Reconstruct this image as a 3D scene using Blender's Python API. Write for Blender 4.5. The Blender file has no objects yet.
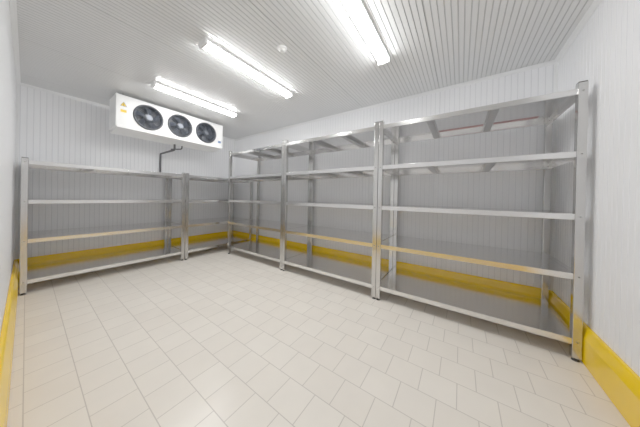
import bpy, bmesh, math
from mathutils import Vector, Matrix

scene = bpy.context.scene
COL = bpy.context.collection
XL, W, YN, D, H = -0.082, 2.912, -0.7425, 4.5956, 2.467

# ------------------------------------------------------------------ materials
def new_mat(name):
    m = bpy.data.materials.new(name); m.use_nodes = True
    nt = m.node_tree
    return m, nt, nt.nodes['Principled BSDF']

def simple(name, col, rough=0.5, metal=0.0, noise=0.03, scale=20.0, emit=0.0):
    m, nt, b = new_mat(name)
    tc = nt.nodes.new('ShaderNodeTexCoord')
    n = nt.nodes.new('ShaderNodeTexNoise'); n.inputs['Scale'].default_value = scale
    nt.links.new(tc.outputs['Object'], n.inputs['Vector'])
    r = nt.nodes.new('ShaderNodeValToRGB')
    r.color_ramp.elements[0].position = .3; r.color_ramp.elements[1].position = .7
    r.color_ramp.elements[0].color = tuple(max(0, c*(1-noise)) for c in col) + (1,)
    r.color_ramp.elements[1].color = tuple(min(1, c*(1+noise)) for c in col) + (1,)
    nt.links.new(n.outputs['Fac'], r.inputs['Fac'])
    nt.links.new(r.outputs['Color'], b.inputs['Base Color'])
    b.inputs['Roughness'].default_value = rough
    b.inputs['Metallic'].default_value = metal
    if emit:
        b.inputs['Emission Color'].default_value = tuple(col)+(1,)
        b.inputs['Emission Strength'].default_value = emit
    return m

def steel(name, col, rough, stretch):
    m, nt, b = new_mat(name)
    tc = nt.nodes.new('ShaderNodeTexCoord')
    mp = nt.nodes.new('ShaderNodeMapping'); mp.inputs['Scale'].default_value = stretch
    n = nt.nodes.new('ShaderNodeTexNoise'); n.inputs['Scale'].default_value = 1.0; n.inputs['Detail'].default_value = 4
    nt.links.new(tc.outputs['Object'], mp.inputs['Vector']); nt.links.new(mp.outputs['Vector'], n.inputs['Vector'])
    mr = nt.nodes.new('ShaderNodeMapRange')
    mr.inputs['To Min'].default_value = rough*0.8; mr.inputs['To Max'].default_value = rough*1.25
    nt.links.new(n.outputs['Fac'], mr.inputs['Value']); nt.links.new(mr.outputs['Result'], b.inputs['Roughness'])
    r = nt.nodes.new('ShaderNodeValToRGB')
    r.color_ramp.elements[0].color = tuple(c*.93 for c in col)+(1,)
    r.color_ramp.elements[1].color = tuple(min(1, c*1.05) for c in col)+(1,)
    nt.links.new(n.outputs['Fac'], r.inputs['Fac']); nt.links.new(r.outputs['Color'], b.inputs['Base Color'])
    bp = nt.nodes.new('ShaderNodeBump'); bp.inputs['Strength'].default_value = .06; bp.inputs['Distance'].default_value = .001
    nt.links.new(n.outputs['Fac'], bp.inputs['Height']); nt.links.new(bp.outputs['Normal'], b.inputs['Normal'])
    b.inputs['Metallic'].default_value = 1.0
    return m

M_WALL = simple('wall_pvc_panel', (.885, .895, .92), .36, noise=.012, scale=3)
M_GROOVE = simple('wall_panel_groove', (.72, .73, .76), .5, noise=.01)
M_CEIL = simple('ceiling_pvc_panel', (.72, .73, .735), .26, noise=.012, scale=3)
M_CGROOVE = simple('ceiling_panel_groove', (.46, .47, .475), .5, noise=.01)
M_TRIM = simple('white_trim', (.82, .83, .84), .4, noise=.01)
M_YEL = simple('yellow_curb', (.97, .59, .001), .26, noise=.03, scale=8)
M_ST_Y = steel('brushed_steel_along_y', (.77, .765, .76), .17, (260, 6, 260))
M_ST_X = steel('brushed_steel_along_x', (.77, .765, .76), .17, (6, 260, 260))
M_POST = steel('brushed_steel_post', (.58, .575, .565), .17, (260, 260, 6))
M_RIB = steel('steel_stiffener', (.46, .455, .45), .30, (60, 60, 60))
M_BLACK = simple('black_rubber', (.03, .03, .032), .5)
M_RED = simple('red_reflection_tint', (.50, .24, .24), .5)  # flat colour imitating a red reflection in the steel
M_CASE = simple('white_enamel', (.87, .88, .88), .35, noise=.01)
M_FAN = simple('fan_black', (.016, .020, .030), .42)
M_FANB = simple('fan_blade_grey', (.045, .055, .075), .35)
M_WIRE = simple('guard_wire', (.08, .09, .11), .35, metal=.5)
M_STICK = simple('sticker_yellow', (.95, .62, .01), .5)
M_BLUE = simple('label_blue', (.08, .2, .5), .5)
M_PIPE = simple('drain_pipe_grey', (.07, .07, .08), .5)
M_LAMP = simple('lamp_diffuser', (1, .995, .98), .5, noise=0, emit=35.0)

def floor_mat():
    m, nt, b = new_mat('floor_tiles')
    L = nt.links.new
    tc = nt.nodes.new('ShaderNodeTexCoord')
    mp = nt.nodes.new('ShaderNodeMapping')
    mp.inputs['Rotation'].default_value = (0, 0, math.radians(90))
    L(tc.outputs['Object'], mp.inputs['Vector'])
    br = nt.nodes.new('ShaderNodeTexBrick')
    br.offset = .5; br.squash = 1
    br.inputs['Scale'].default_value = 1
    br.inputs['Brick Width'].default_value = .185
    br.inputs['Row Height'].default_value = .185
    br.inputs['Mortar Size'].default_value = .0024
    br.inputs['Mortar Smooth'].default_value = .2
    br.inputs['Color1'].default_value = (.81, .76, .68, 1)
    br.inputs['Color2'].default_value = (.775, .72, .64, 1)
    br.inputs['Mortar'].default_value = (.54, .49, .43, 1)
    L(mp.outputs['Vector'], br.inputs['Vector'])
    n = nt.nodes.new('ShaderNodeTexNoise'); n.inputs['Scale'].default_value = 6; n.inputs['Detail'].default_value = 5
    L(tc.outputs['Object'], n.inputs['Vector'])
    mr = nt.nodes.new('ShaderNodeMapRange'); mr.inputs['To Min'].default_value = .94; mr.inputs['To Max'].default_value = 1.05
    L(n.outputs['Fac'], mr.inputs['Value'])
    mx = nt.nodes.new('ShaderNodeVectorMath'); mx.operation = 'SCALE'
    L(br.outputs['Color'], mx.inputs[0]); L(mr.outputs['Result'], mx.inputs['Scale'])
    L(mx.outputs['Vector'], b.inputs['Base Color'])
    bp = nt.nodes.new('ShaderNodeBump'); bp.invert = True
    bp.inputs['Strength'].default_value = .4; bp.inputs['Distance'].default_value = .002
    L(br.outputs['Fac'], bp.inputs['Height']); L(bp.outputs['Normal'], b.inputs['Normal'])
    b.inputs['Roughness'].default_value = .24
    return m
M_FLOOR = floor_mat()

# ------------------------------------------------------------------ mesh utils
def finish(name, bm, mats, parent=None, bevel=0, smooth=False):
    me = bpy.data.meshes.new(name)
    bmesh.ops.recalc_face_normals(bm, faces=bm.faces)
    bm.to_mesh(me); bm.free()
    for m in (mats if isinstance(mats, (list, tuple)) else [mats]): me.materials.append(m)
    if smooth:
        for p in me.polygons: p.use_smooth = True
    o = bpy.data.objects.new(name, me); COL.objects.link(o)
    if parent: o.parent = parent
    if bevel:
        b = o.modifiers.new('bevel', 'BEVEL'); b.width = bevel; b.segments = 2; b.limit_method = 'ANGLE'
    return o

def box(bm, a, b, mi=0):
    r = bmesh.ops.create_cube(bm, size=1)
    for v in r['verts']:
        v.co = Vector([(a[i]+b[i])/2 + v.co[i]*(b[i]-a[i]) for i in range(3)])
    fs = {f for v in r['verts'] for f in v.link_faces}
    for f in fs: f.material_index = mi
    return r['verts']

def cyl(bm, c, axis, r1, r2, depth, seg=16, mi=0, cap=True):
    q = Vector((0, 0, 1)).rotation_difference(Vector(axis)).to_matrix().to_4x4()
    r = bmesh.ops.create_cone(bm, cap_ends=cap, segments=seg, radius1=r1, radius2=r2, depth=depth,
                              matrix=Matrix.Translation(c) @ q)
    for f in {f for v in r['verts'] for f in v.link_faces}: f.material_index = mi
    return r['verts']

def torus(bm, c, axis, R, r, n=40, k=8, mi=0):
    q = Vector((0, 0, 1)).rotation_difference(Vector(axis)).to_matrix()
    rings = []
    for i in range(n):
        a = 2*math.pi*i/n
        ring = []
        for j in range(k):
            b = 2*math.pi*j/k
            p = Vector(((R+r*math.cos(b))*math.cos(a), (R+r*math.cos(b))*math.sin(a), r*math.sin(b)))
            ring.append(bm.verts.new(q @ p + Vector(c)))
        rings.append(ring)
    for i in range(n):
        for j in range(k):
            f = bm.faces.new([rings[i][j], rings[(i+1) % n][j], rings[(i+1) % n][(j+1) % k], rings[i][(j+1) % k]])
            f.material_index = mi; f.smooth = True

def empty(name, loc=(0, 0, 0)):
    e = bpy.data.objects.new(name, None); e.location = (0, 0, 0); e.empty_display_size = .1
    COL.objects.link(e); return e

# ------------------------------------------------------------------ ribbed panels
def ribbed(name, O, A, B, N, length, height, pitch, gw, gd, mats, thick=.06, joint=1.0):
    """profile runs along A (with grooves), extruded along B; N = inward normal"""
    O, A, B, N = map(Vector, (O, A, B, N))
    prof = [(0, 0, 0)]            # (s, depth, mat of segment that follows)
    s = pitch*.5; k = 0
    while s + gw < length:
        k += 1
        w, dd = gw, gd
        if joint and k % int(round(joint/pitch)) == 0: w, dd = gw*1.5, gd*1.8
        prof[-1] = (prof[-1][0], prof[-1][1], 0)
        prof += [(s, 0, 1), (s+w*.3, dd, 1), (s+w*.7, dd, 1), (s+w, 0, 0)]
        s += pitch
    prof.append((length, 0, 0))
    bm = bmesh.new()
    lo = [bm.verts.new(O + A*p[0] - N*p[1]) for p in prof]
    hi = [bm.verts.new(O + A*p[0] - N*p[1] + B*height) for p in prof]
    for i in range(len(prof)-1):
        f = bm.faces.new([lo[i], lo[i+1], hi[i+1], hi[i]]); f.material_index = prof[i][2]
    # backing slab
    b0 = [bm.verts.new(O - N*thick + A*x + B*y) for x, y in ((0, 0), (length, 0), (length, height), (0, height))]
    bm.faces.new(b0)
    bm.faces.new([lo[0], hi[0], b0[3], b0[0]]); bm.faces.new([lo[-1], hi[-1], b0[2], b0[1]])
    bm.faces.new(lo + [b0[1], b0[0]]); bm.faces.new(hi + [b0[2], b0[3]])
    return finish(name, bm, mats)

P = .05
ribbed('wall_back', (XL, D, 0), (1, 0, 0), (0, 0, 1), (0, -1, 0), W-XL, H, P, .006, .002, [M_WALL, M_GROOVE])
ribbed('wall_right', (W, YN, 0), (0, 1, 0), (0, 0, 1), (-1, 0, 0), D-YN, H, P, .006, .002, [M_WALL, M_GROOVE])
ribbed('wall_left', (XL, YN, 0), (0, 1, 0), (0, 0, 1), (1, 0, 0), D-YN, H, P, .006, .002, [M_WALL, M_GROOVE])
ribbed('wall_front', (XL, YN, 0), (1, 0, 0), (0, 0, 1), (0, 1, 0), W-XL, H, P, .006, .002, [M_WALL, M_GROOVE])
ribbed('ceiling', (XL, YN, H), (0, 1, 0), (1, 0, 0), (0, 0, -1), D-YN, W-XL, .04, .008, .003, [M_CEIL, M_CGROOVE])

bm = bmesh.new(); box(bm, (XL-.06, YN-.06, -.08), (W+.06, D+.06, 0)); finish('floor', bm, M_FLOOR)

# curbs (sloping yellow kerb)
def curb(name, p0, p1, N, hgt=.245, tb=.045, tt=.018):
    p0, p1, N = Vector(p0), Vector(p1), Vector(N)
    prof = [(0, 0.0), (tb, 0.0), (tb, hgt*.72), (tt+.006, hgt*.96), (tt, hgt), (0, hgt)]
    bm = bmesh.new()
    a = [bm.verts.new(p0+N*x+Vector((0, 0, z))) for x, z in prof]
    b = [bm.verts.new(p1+N*x+Vector((0, 0, z))) for x, z in prof]
    n = len(prof)
    for i in range(n): bm.faces.new([a[i], a[(i+1) % n], b[(i+1) % n], b[i]])
    bm.faces.new(a); bm.faces.new(b)
    return finish(name, bm, M_YEL, bevel=.004)
e = .0005
curb('baseboard_back', (XL+e, D-e, e), (W-e, D-e, e), (0, -1, 0))
curb('baseboard_right', (W-e, YN+e, e), (W-e, D-e, e), (-1, 0, 0), tb=.04)
curb('baseboard_left', (XL+e, YN+e, e), (XL+e, D-e, e), (1, 0, 0), tb=.04)
curb('baseboard_front', (XL+e, YN+e, e), (W-e, YN+e, e), (0, 1, 0), tb=.038)

# cove trims (ceiling and vertical corners): small angled profiles
def cove(name, p0, p1, n1, n2, s=.03):
    p0, p1, n1, n2 = map(Vector, (p0, p1, n1, n2))
    prof = [Vector((0, 0, 0)), n1*s, n1*s+n2*.004, n1*(s*.45)+n2*(s*.45), n2*s+n1*.004, n2*s]
    bm = bmesh.new()
    a = [bm.verts.new(p0+q) for q in prof]; b = [bm.verts.new(p1+q) for q in prof]
    n = len(prof)
    for i in range(n): bm.faces.new([a[i], a[(i+1) % n], b[(i+1) % n], b[i]])
    bm.faces.new(a); bm.faces.new(b)
    return finish(name, bm, M_TRIM)
dn = (0, 0, -1)
cove('trim_1', (XL, D, H), (W, D, H), (0, -1, 0), dn)
cove('trim_2', (W, YN, H), (W, D, H), (-1, 0, 0), dn)
cove('trim_3', (XL, YN, H), (XL, D, H), (1, 0, 0), dn)
cove('trim_4', (XL, YN, H), (W, YN, H), (0, 1, 0), dn)
cove('trim_5', (XL, D, .245), (XL, D, H), (1, 0, 0), (0, -1, 0), .025)
cove('trim_6', (W, D, .245), (W, D, H), (-1, 0, 0), (0, -1, 0), .025)
cove('trim_7', (W, YN, .245), (W, YN, H), (-1, 0, 0), (0, 1, 0), .025)

# ------------------------------------------------------------------ shelving racks
PW = .046
def rack(x0, x1, y0, y1, levels, Ht, along, red=False):
    R = empty('steel_shelving_rack')
    MS = M_ST_Y if along == 'y' else M_ST_X
    # posts
    bm = bmesh.new(); bf = bmesh.new()
    for cx in (x0+PW/2, x1-PW/2):
        for cy in (y0+PW/2, y1-PW/2):
            box(bm, (cx-PW/2, cy-PW/2, .022), (cx+PW/2, cy+PW/2, Ht-.004))
            box(bf, (cx-PW/2+.002, cy-PW/2+.002, Ht-.004), (cx+PW/2-.002, cy+PW/2-.002, Ht+.002))
            cyl(bf, (cx, cy, .015), (0, 0, 1), .011, .011, .02, 12)
            cyl(bf, (cx, cy, .004), (0, 0, 1), .021, .018, .008, 16)
    finish('posts', bm, M_POST, R, bevel=.003)
    finish('feet_and_caps', bf, M_BLACK, R)
    for k, z in enumerate(levels):
        bm = bmesh.new()
        t = .002; lip = .042
        # top sheet is inset between posts at the ends
        if along == 'y':
            box(bm, (x0+.004, y0+PW+.001, z-t), (x1-.004, y1-PW-.001, z))
            for a, b in ((y0+.006, y0+PW+.001), (y1-PW-.001, y1-.006)):
                box(bm, (x0+PW+.001, a, z-t), (x1-PW-.001, b, z))
                box(bm, (x0+PW+.001, a if a < (y0+y1)/2 else b-.002, z-lip), (x1-PW-.001, (a+.002) if a < (y0+y1)/2 else b, z-t))
            for xx, s in ((x0+.004, 1), (x1-.004, -1)):
                lo, hi = sorted((xx, xx+s*t)); box(bm, (lo, y0+PW, z-lip), (hi, y1-PW, z))
                lo, hi = sorted((xx, xx+s*.016)); box(bm, (lo, y0+PW, z-lip), (hi, y1-PW, z-lip+t))
        else:
            box(bm, (x0+PW+.001, y0+.004, z-t), (x1-PW-.001, y1-.004, z))
            for a, b in ((x0+.006, x0+PW+.001), (x1-PW-.001, x1-.006)):
                box(bm, (a, y0+PW+.001, z-t), (b, y1-PW-.001, z))
                box(bm, (a if a < (x0+x1)/2 else b-.002, y0+PW+.001, z-lip), ((a+.002) if a < (x0+x1)/2 else b, y1-PW-.001, z-t))
            for yy, s in ((y0+.004, 1), (y1-.004, -1)):
                lo, hi = sorted((yy, yy+s*t)); box(bm, (x0+PW, lo, z-lip), (x1-PW, hi, z))
                lo, hi = sorted((yy, yy+s*.016)); box(bm, (x0+PW, lo, z-lip), (x1-PW, hi, z-lip+t))
        finish('shelf_%d' % (k+1), bm, MS, R, bevel=.0012)
        # stiffener channels below
        bm = bmesh.new()
        for f in (1/3, 2/3):
            if along == 'y':
                c = y0+(y1-y0)*f; box(bm, (x0+.008, c-.03, z-.034), (x1-.008, c+.03, z-t-.0005))
            else:
                c = x0+(x1-x0)*f; box(bm, (c-.03, y0+.008, z-.034), (c+.03, y1-.008, z-t-.0005))
        finish('stiffener_%d' % (k+1), bm, M_RIB, R, bevel=.004)
    # bolts
    bm = bmesh.new()
    for z in levels:
        for cx in (x0+PW/2, x1-PW/2):
            for cy in (y0+PW/2, y1-PW/2):
                if along == 'y':
                    cyl(bm, (cx-PW/2-.001, cy, z-.02), (1, 0, 0), .006, .006, .005, 8)
                else:
                    cyl(bm, (cx, cy-PW/2-.001, z-.02), (0, 1, 0), .006, .006, .005, 8)
    finish('bolts', bm, M_RIB, R)
    if red:  # added strips: painted red reflection on the top shelf underside
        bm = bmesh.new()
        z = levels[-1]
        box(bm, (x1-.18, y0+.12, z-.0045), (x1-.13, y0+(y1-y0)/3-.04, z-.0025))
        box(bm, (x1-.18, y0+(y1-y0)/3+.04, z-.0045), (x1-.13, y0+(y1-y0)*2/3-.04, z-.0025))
        finish('red_reflection_strips', bm, M_RED, R)
    return R

LV5 = [.155, .605, 1.02, 1.455, 1.89]
LV4 = [.155, .59, 1.01, 1.435]
xf = 2.19-PW/2; xb = W-.043
y = -.675; b = 1.4206
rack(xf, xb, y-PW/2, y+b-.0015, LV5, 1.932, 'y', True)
rack(xf, xb, y+b+.0015, y+2*b-.0015, LV5, 1.932, 'y')
rack(xf, xb, y+2*b+.0015, y+3*b+PW/2, LV5, 1.932, 'y')
yf = 3.81-PW/2; yb = D-.048
rack(-.034, 1.515, yf, yb, LV4, 1.459, 'x')
rack(1.525, 2.86, yf, yb, LV4, 1.459, 'x')

# ------------------------------------------------------------------ evaporator
EV = empty('evaporator_unit')
ex0, ex1, ey0, ey1, ez0, ez1 = .66, 2.12, 3.75, 4.12, 1.985, 2.42
bm = bmesh.new()
t = .012
box(bm, (ex0+.02, ey0+.012, ez1-t), (ex1-.02, ey1, ez1))
box(bm, (ex0+.02, ey1-t, ez0+.04), (ex1-.02, ey1, ez1-t))
box(bm, (ex0, ey0, ez0+.01), (ex0+.02, ey1, ez1+.004))
box(bm, (ex1-.02, ey0, ez0+.01), (ex1, ey1, ez1+.004))
finish('casing', bm, M_CASE, EV, bevel=.003)
fans = [1.005, 1.41, 1.815]; fr = .16; zc = 2.205
bm = bmesh.new()
xs = [ex0+.02] + [(fans[0]-.2)] + [(fans[0]+fans[1])/2, (fans[1]+fans[2])/2, fans[2]+.2, ex1-.02]
zb, zt = ez0+.03, ez1-.001
def quad(pts):
    bm.faces.new([bm.verts.new(p) for p in pts])
quad([(xs[0], ey0, zb), (xs[1], ey0, zb), (xs[1], ey0, zt), (xs[0], ey0, zt)])
quad([(xs[4], ey0, zb), (xs[5], ey0, zb), (xs[5], ey0, zt), (xs[4], ey0, zt)])
for i, fx in enumerate(fans):
    l, r = xs[i+1], xs[i+2]
    n = 48
    inn, out = [], []
    for k in range(n):
        a = 2*math.pi*(k+.5)/n; c, s = math.cos(a), math.sin(a)
        inn.append(bm.verts.new((fx+fr*c, ey0, zc+fr*s)))
        tx = ((r-fx) if c > 0 else (l-fx))/c if abs(c) > 1e-6 else 1e9
        tz = ((zt-zc) if s > 0 else (zb-zc))/s if abs(s) > 1e-6 else 1e9
        q = min(abs(tx), abs(tz)); out.append(bm.verts.new((fx+q*c, ey0, zc+q*s)))
    for k in range(n):
        bm.faces.new([inn[k], inn[(k+1) % n], out[(k+1) % n], out[k]])
    for cx_, cz_ in ((l, zb), (r, zb), (r, zt), (l, zt)):
        cand = sorted(out, key=lambda v: (v.co.x-cx_)**2+(v.co.z-cz_)**2)
        hz = [v for v in cand if abs(v.co.z-cz_) < 1e-4][0]; vt = [v for v in cand if abs(v.co.x-cx_) < 1e-4][0]
        bm.faces.new([hz, vt, bm.verts.new((cx_, ey0, cz_))])
finish('front_panel', bm, M_CASE, EV)
for i, fx in enumerate(fans):
    bm = bmesh.new()
    torus(bm, (fx, ey0-.006, zc), (0, 1, 0), fr+.004, .013, 48, 10, 0)
    cyl(bm, (fx, ey0+.05, zc), (0, 1, 0), fr, fr, .10, 48, 0, cap=False)
    cyl(bm, (fx, ey0+.10, zc), (0, 1, 0), fr, fr, .004, 48, 0)
    finish('fan_shroud_%d' % (i+1), bm, M_FAN, EV)
    bm = bmesh.new()
    cyl(bm, (fx, ey0+.04, zc), (0, 1, 0), .05, .045, .06, 24)
    for k in range(5):
        a0 = 2*math.pi*k/5 + i*.3
        g = []
        for j in range(5):
            rr = .045 + (fr-.055)*j/4
            sweep = .35*j/4; wd = .42 - .04*j
            a1, a2 = a0+sweep-wd, a0+sweep+wd
            g.append((bm.verts.new((fx+rr*math.cos(a1), ey0+.06, zc+rr*math.sin(a1))),
                      bm.verts.new((fx+rr*math.cos(a2), ey0+.02, zc+rr*math.sin(a2)))))
        for j in range(4): bm.faces.new([g[j][0], g[j][1], g[j+1][1], g[j+1][0]])
    finish('fan_blades_%d' % (i+1), bm, M_FANB, EV)
    bm = bmesh.new()
    for rr in [.035+.0175*q for q in range(8)]:
        torus(bm, (fx, ey0-.016, zc), (0, 1, 0), rr, .0014, 40, 5)
    for k in range(4):
        a = math.pi/4*k*1.0 + .2
        d = Vector((math.cos(a), 0, math.sin(a)))
        cyl(bm, (fx, ey0-.014, zc), d, .0026, .0026, 2*fr+.01, 6)
    cyl(bm, (fx, ey0-.018, zc), (0, 1, 0), .036, .036, .006, 24)
    finish('fan_guard_%d' % (i+1), bm, M_WIRE, EV)
# drip tray
bm = bmesh.new()
vs = box(bm, (ex0+.012, ey0+.004, ez0-.005), (ex1-.012, ey1-.005, ez0+.028))
for v in vs:
    if v.co.z < ez0 and v.co.y > (ey0+ey1)/2: v.co.z -= .03
box(bm, (ex0+.010, ey0-.004, ez0-.004), (ex1-.010, ey0+.004, ez0+.034))
finish('drip_tray', bm, M_CASE, EV, bevel=.003)
# brackets to the ceiling
bm = bmesh.new()
for bx in (ex0+.08, ex1-.08):
    for by in (ey0+.07, ey1-.07):
        box(bm, (bx-.02, by-.02, ez1-.002), (bx+.02, by+.02, ez1+.004)); cyl(bm, (bx, by, (ez1+H)/2), (0, 0, 1), .006, .006, H-ez1, 10)
finish('hangers', bm, M_POST, EV)
# stickers
def tri(name, x, z, s, mats):
    bm = bmesh.new()
    for q, yy, mi in ((s, ey0-.0015, 1), (s*.78, ey0-.003, 0)):
        vs = [bm.verts.new((x+q*math.sin(a), yy, z+q*math.cos(a))) for a in (0, 2*math.pi/3, 4*math.pi/3)]
        f = bm.faces.new(vs); f.material_index = mi
    box(bm, (x-.003, ey0-.0045, z-.012), (x+.003, ey0-.0035, z+.016), 1)
    finish(name, bm, mats, EV)
tri('warning_sticker', .735, 2.29, .04, [M_STICK, M_BLACK])
bm = bmesh.new(); box(bm, (.705, ey0-.002, 2.19), (.765, ey0-.0005, 2.225)); finish('rating_label', bm, M_STICK, EV)
bm = bmesh.new(); box(bm, (2.03, ey0-.002, 2.08), (2.085, ey0-.0005, 2.115)); finish('maker_label', bm, M_BLUE, EV)
# drain and refrigerant pipes
def pipe(name, pts, r, mat, parent):
    c = bpy.data.curves.new(name, 'CURVE'); c.dimensions = '3D'; c.bevel_depth = r; c.bevel_resolution = 4
    s = c.splines.new('BEZIER'); s.bezier_points.add(len(pts)-1)
    for q, p_ in zip(s.bezier_points, pts):
        q.co = p_; q.handle_left_type = q.handle_right_type = 'VECTOR'
    o = bpy.data.objects.new(name, c); COL.objects.link(o); c.materials.append(mat); o.parent = parent
    return o
def rounded(pts, r=.04, n=5):
    out = [Vector(pts[0])]
    for i in range(1, len(pts)-1):
        a, b_, c = Vector(pts[i-1]), Vector(pts[i]), Vector(pts[i+1])
        p, q = b_+(a-b_).normalized()*r, b_+(c-b_).normalized()*r
        for k in range(n+1):
            t_ = k/n; out.append((1-t_)**2*p+2*t_*(1-t_)*b_+t_*t_*q)
    out.append(Vector(pts[-1])); return out
pipe('drain_pipe', rounded([(1.44, 4.05, 1.96), (1.44, 4.05, 1.86), (1.40, 4.50, 1.84), (1.40, 4.555, 1.84), (1.40, 4.555, 1.50)], .035), .016, M_PIPE, EV)
pipe('refrigerant_pipe', rounded([(1.56, 4.07, 1.97), (1.56, 4.07, 1.90), (1.42, 4.15, 1.88)], .03), .011, M_PIPE, EV)

# ------------------------------------------------------------------ ceiling lamps
def lamp(yc, x0=.87, x1=1.97):
    L = empty('ceiling_batten_lamp')
    bm = bmesh.new()
    box(bm, (x0, yc-.055, H-.026), (x1, yc+.055, H-.0005))
    box(bm, (x0-.006, yc-.058, H-.062), (x0+.018, yc+.058, H-.0005))
    box(bm, (x1-.018, yc-.058, H-.062), (x1+.006, yc+.058, H-.0005))
    finish('housing', bm, M_CASE, L, bevel=.004)
    bm = bmesh.new(); n = 14
    a, b_ = [], []
    for k in range(n+1):
        t_ = math.pi*k/n
        yy, zz = yc+.05*math.cos(t_), H-.027-.036*math.sin(t_)
        a.append(bm.verts.new((x0+.019, yy, zz))); b_.append(bm.verts.new((x1-.019, yy, zz)))
    for k in range(n): bm.faces.new([a[k], a[k+1], b_[k+1], b_[k]])
    bm.faces.new(a); bm.faces.new(b_); bm.faces.new([a[0], a[-1], b_[-1], b_[0]])
    finish('diffuser', bm, M_LAMP, L)
for yc in (.64, 1.89, 3.12): lamp(yc)

# ceiling sensor
SD = empty('smoke_detector')
bm = bmesh.new()
cyl(bm, (1.33, 1.38, H-.008), (0, 0, -1), .045, .042, .015, 32); cyl(bm, (1.33, 1.38, H-.024), (0, 0, -1), .034, .022, .018, 32)
finish('body', bm, M_CASE, SD, bevel=.002)

# ------------------------------------------------------------------ camera
yaw, pitch, roll, f, v0 = .9648, -.0033, .0199, 203.5421, 197.938
F0 = Vector((math.sin(yaw), math.cos(yaw), 0)); R0 = Vector((math.cos(yaw), -math.sin(yaw), 0)); Z = Vector((0, 0, 1))
F = F0*math.cos(pitch)+Z*math.sin(pitch); U = -F0*math.sin(pitch)+Z*math.cos(pitch)
R = R0*math.cos(roll)+U*math.sin(roll); U2 = -R0*math.sin(roll)+U*math.cos(roll)
cd = bpy.data.cameras.new('camera'); cam = bpy.data.objects.new('camera', cd); COL.objects.link(cam)
m = Matrix((R, U2, -F)).transposed().to_4x4(); m.translation = Vector((0, 0, 1.1)); cam.matrix_world = m
cd.sensor_width = 36; cd.lens = f*36/640; cd.shift_y = (v0-213.5)/640; cd.clip_start = .01
scene.camera = cam

w = bpy.data.worlds.new('world'); scene.world = w; w.use_nodes = True
w.node_tree.nodes['Background'].inputs[0].default_value = (.9, .93, 1, 1); w.node_tree.nodes['Background'].inputs[1].default_value = .3
scene.view_settings.view_transform = 'Standard'
scene.view_settings.exposure = 0
scene.view_settings.gamma = 1.42
scene.cycles.max_bounces = 14
scene.cycles.diffuse_bounces = 10
scene.cycles.glossy_bounces = 8
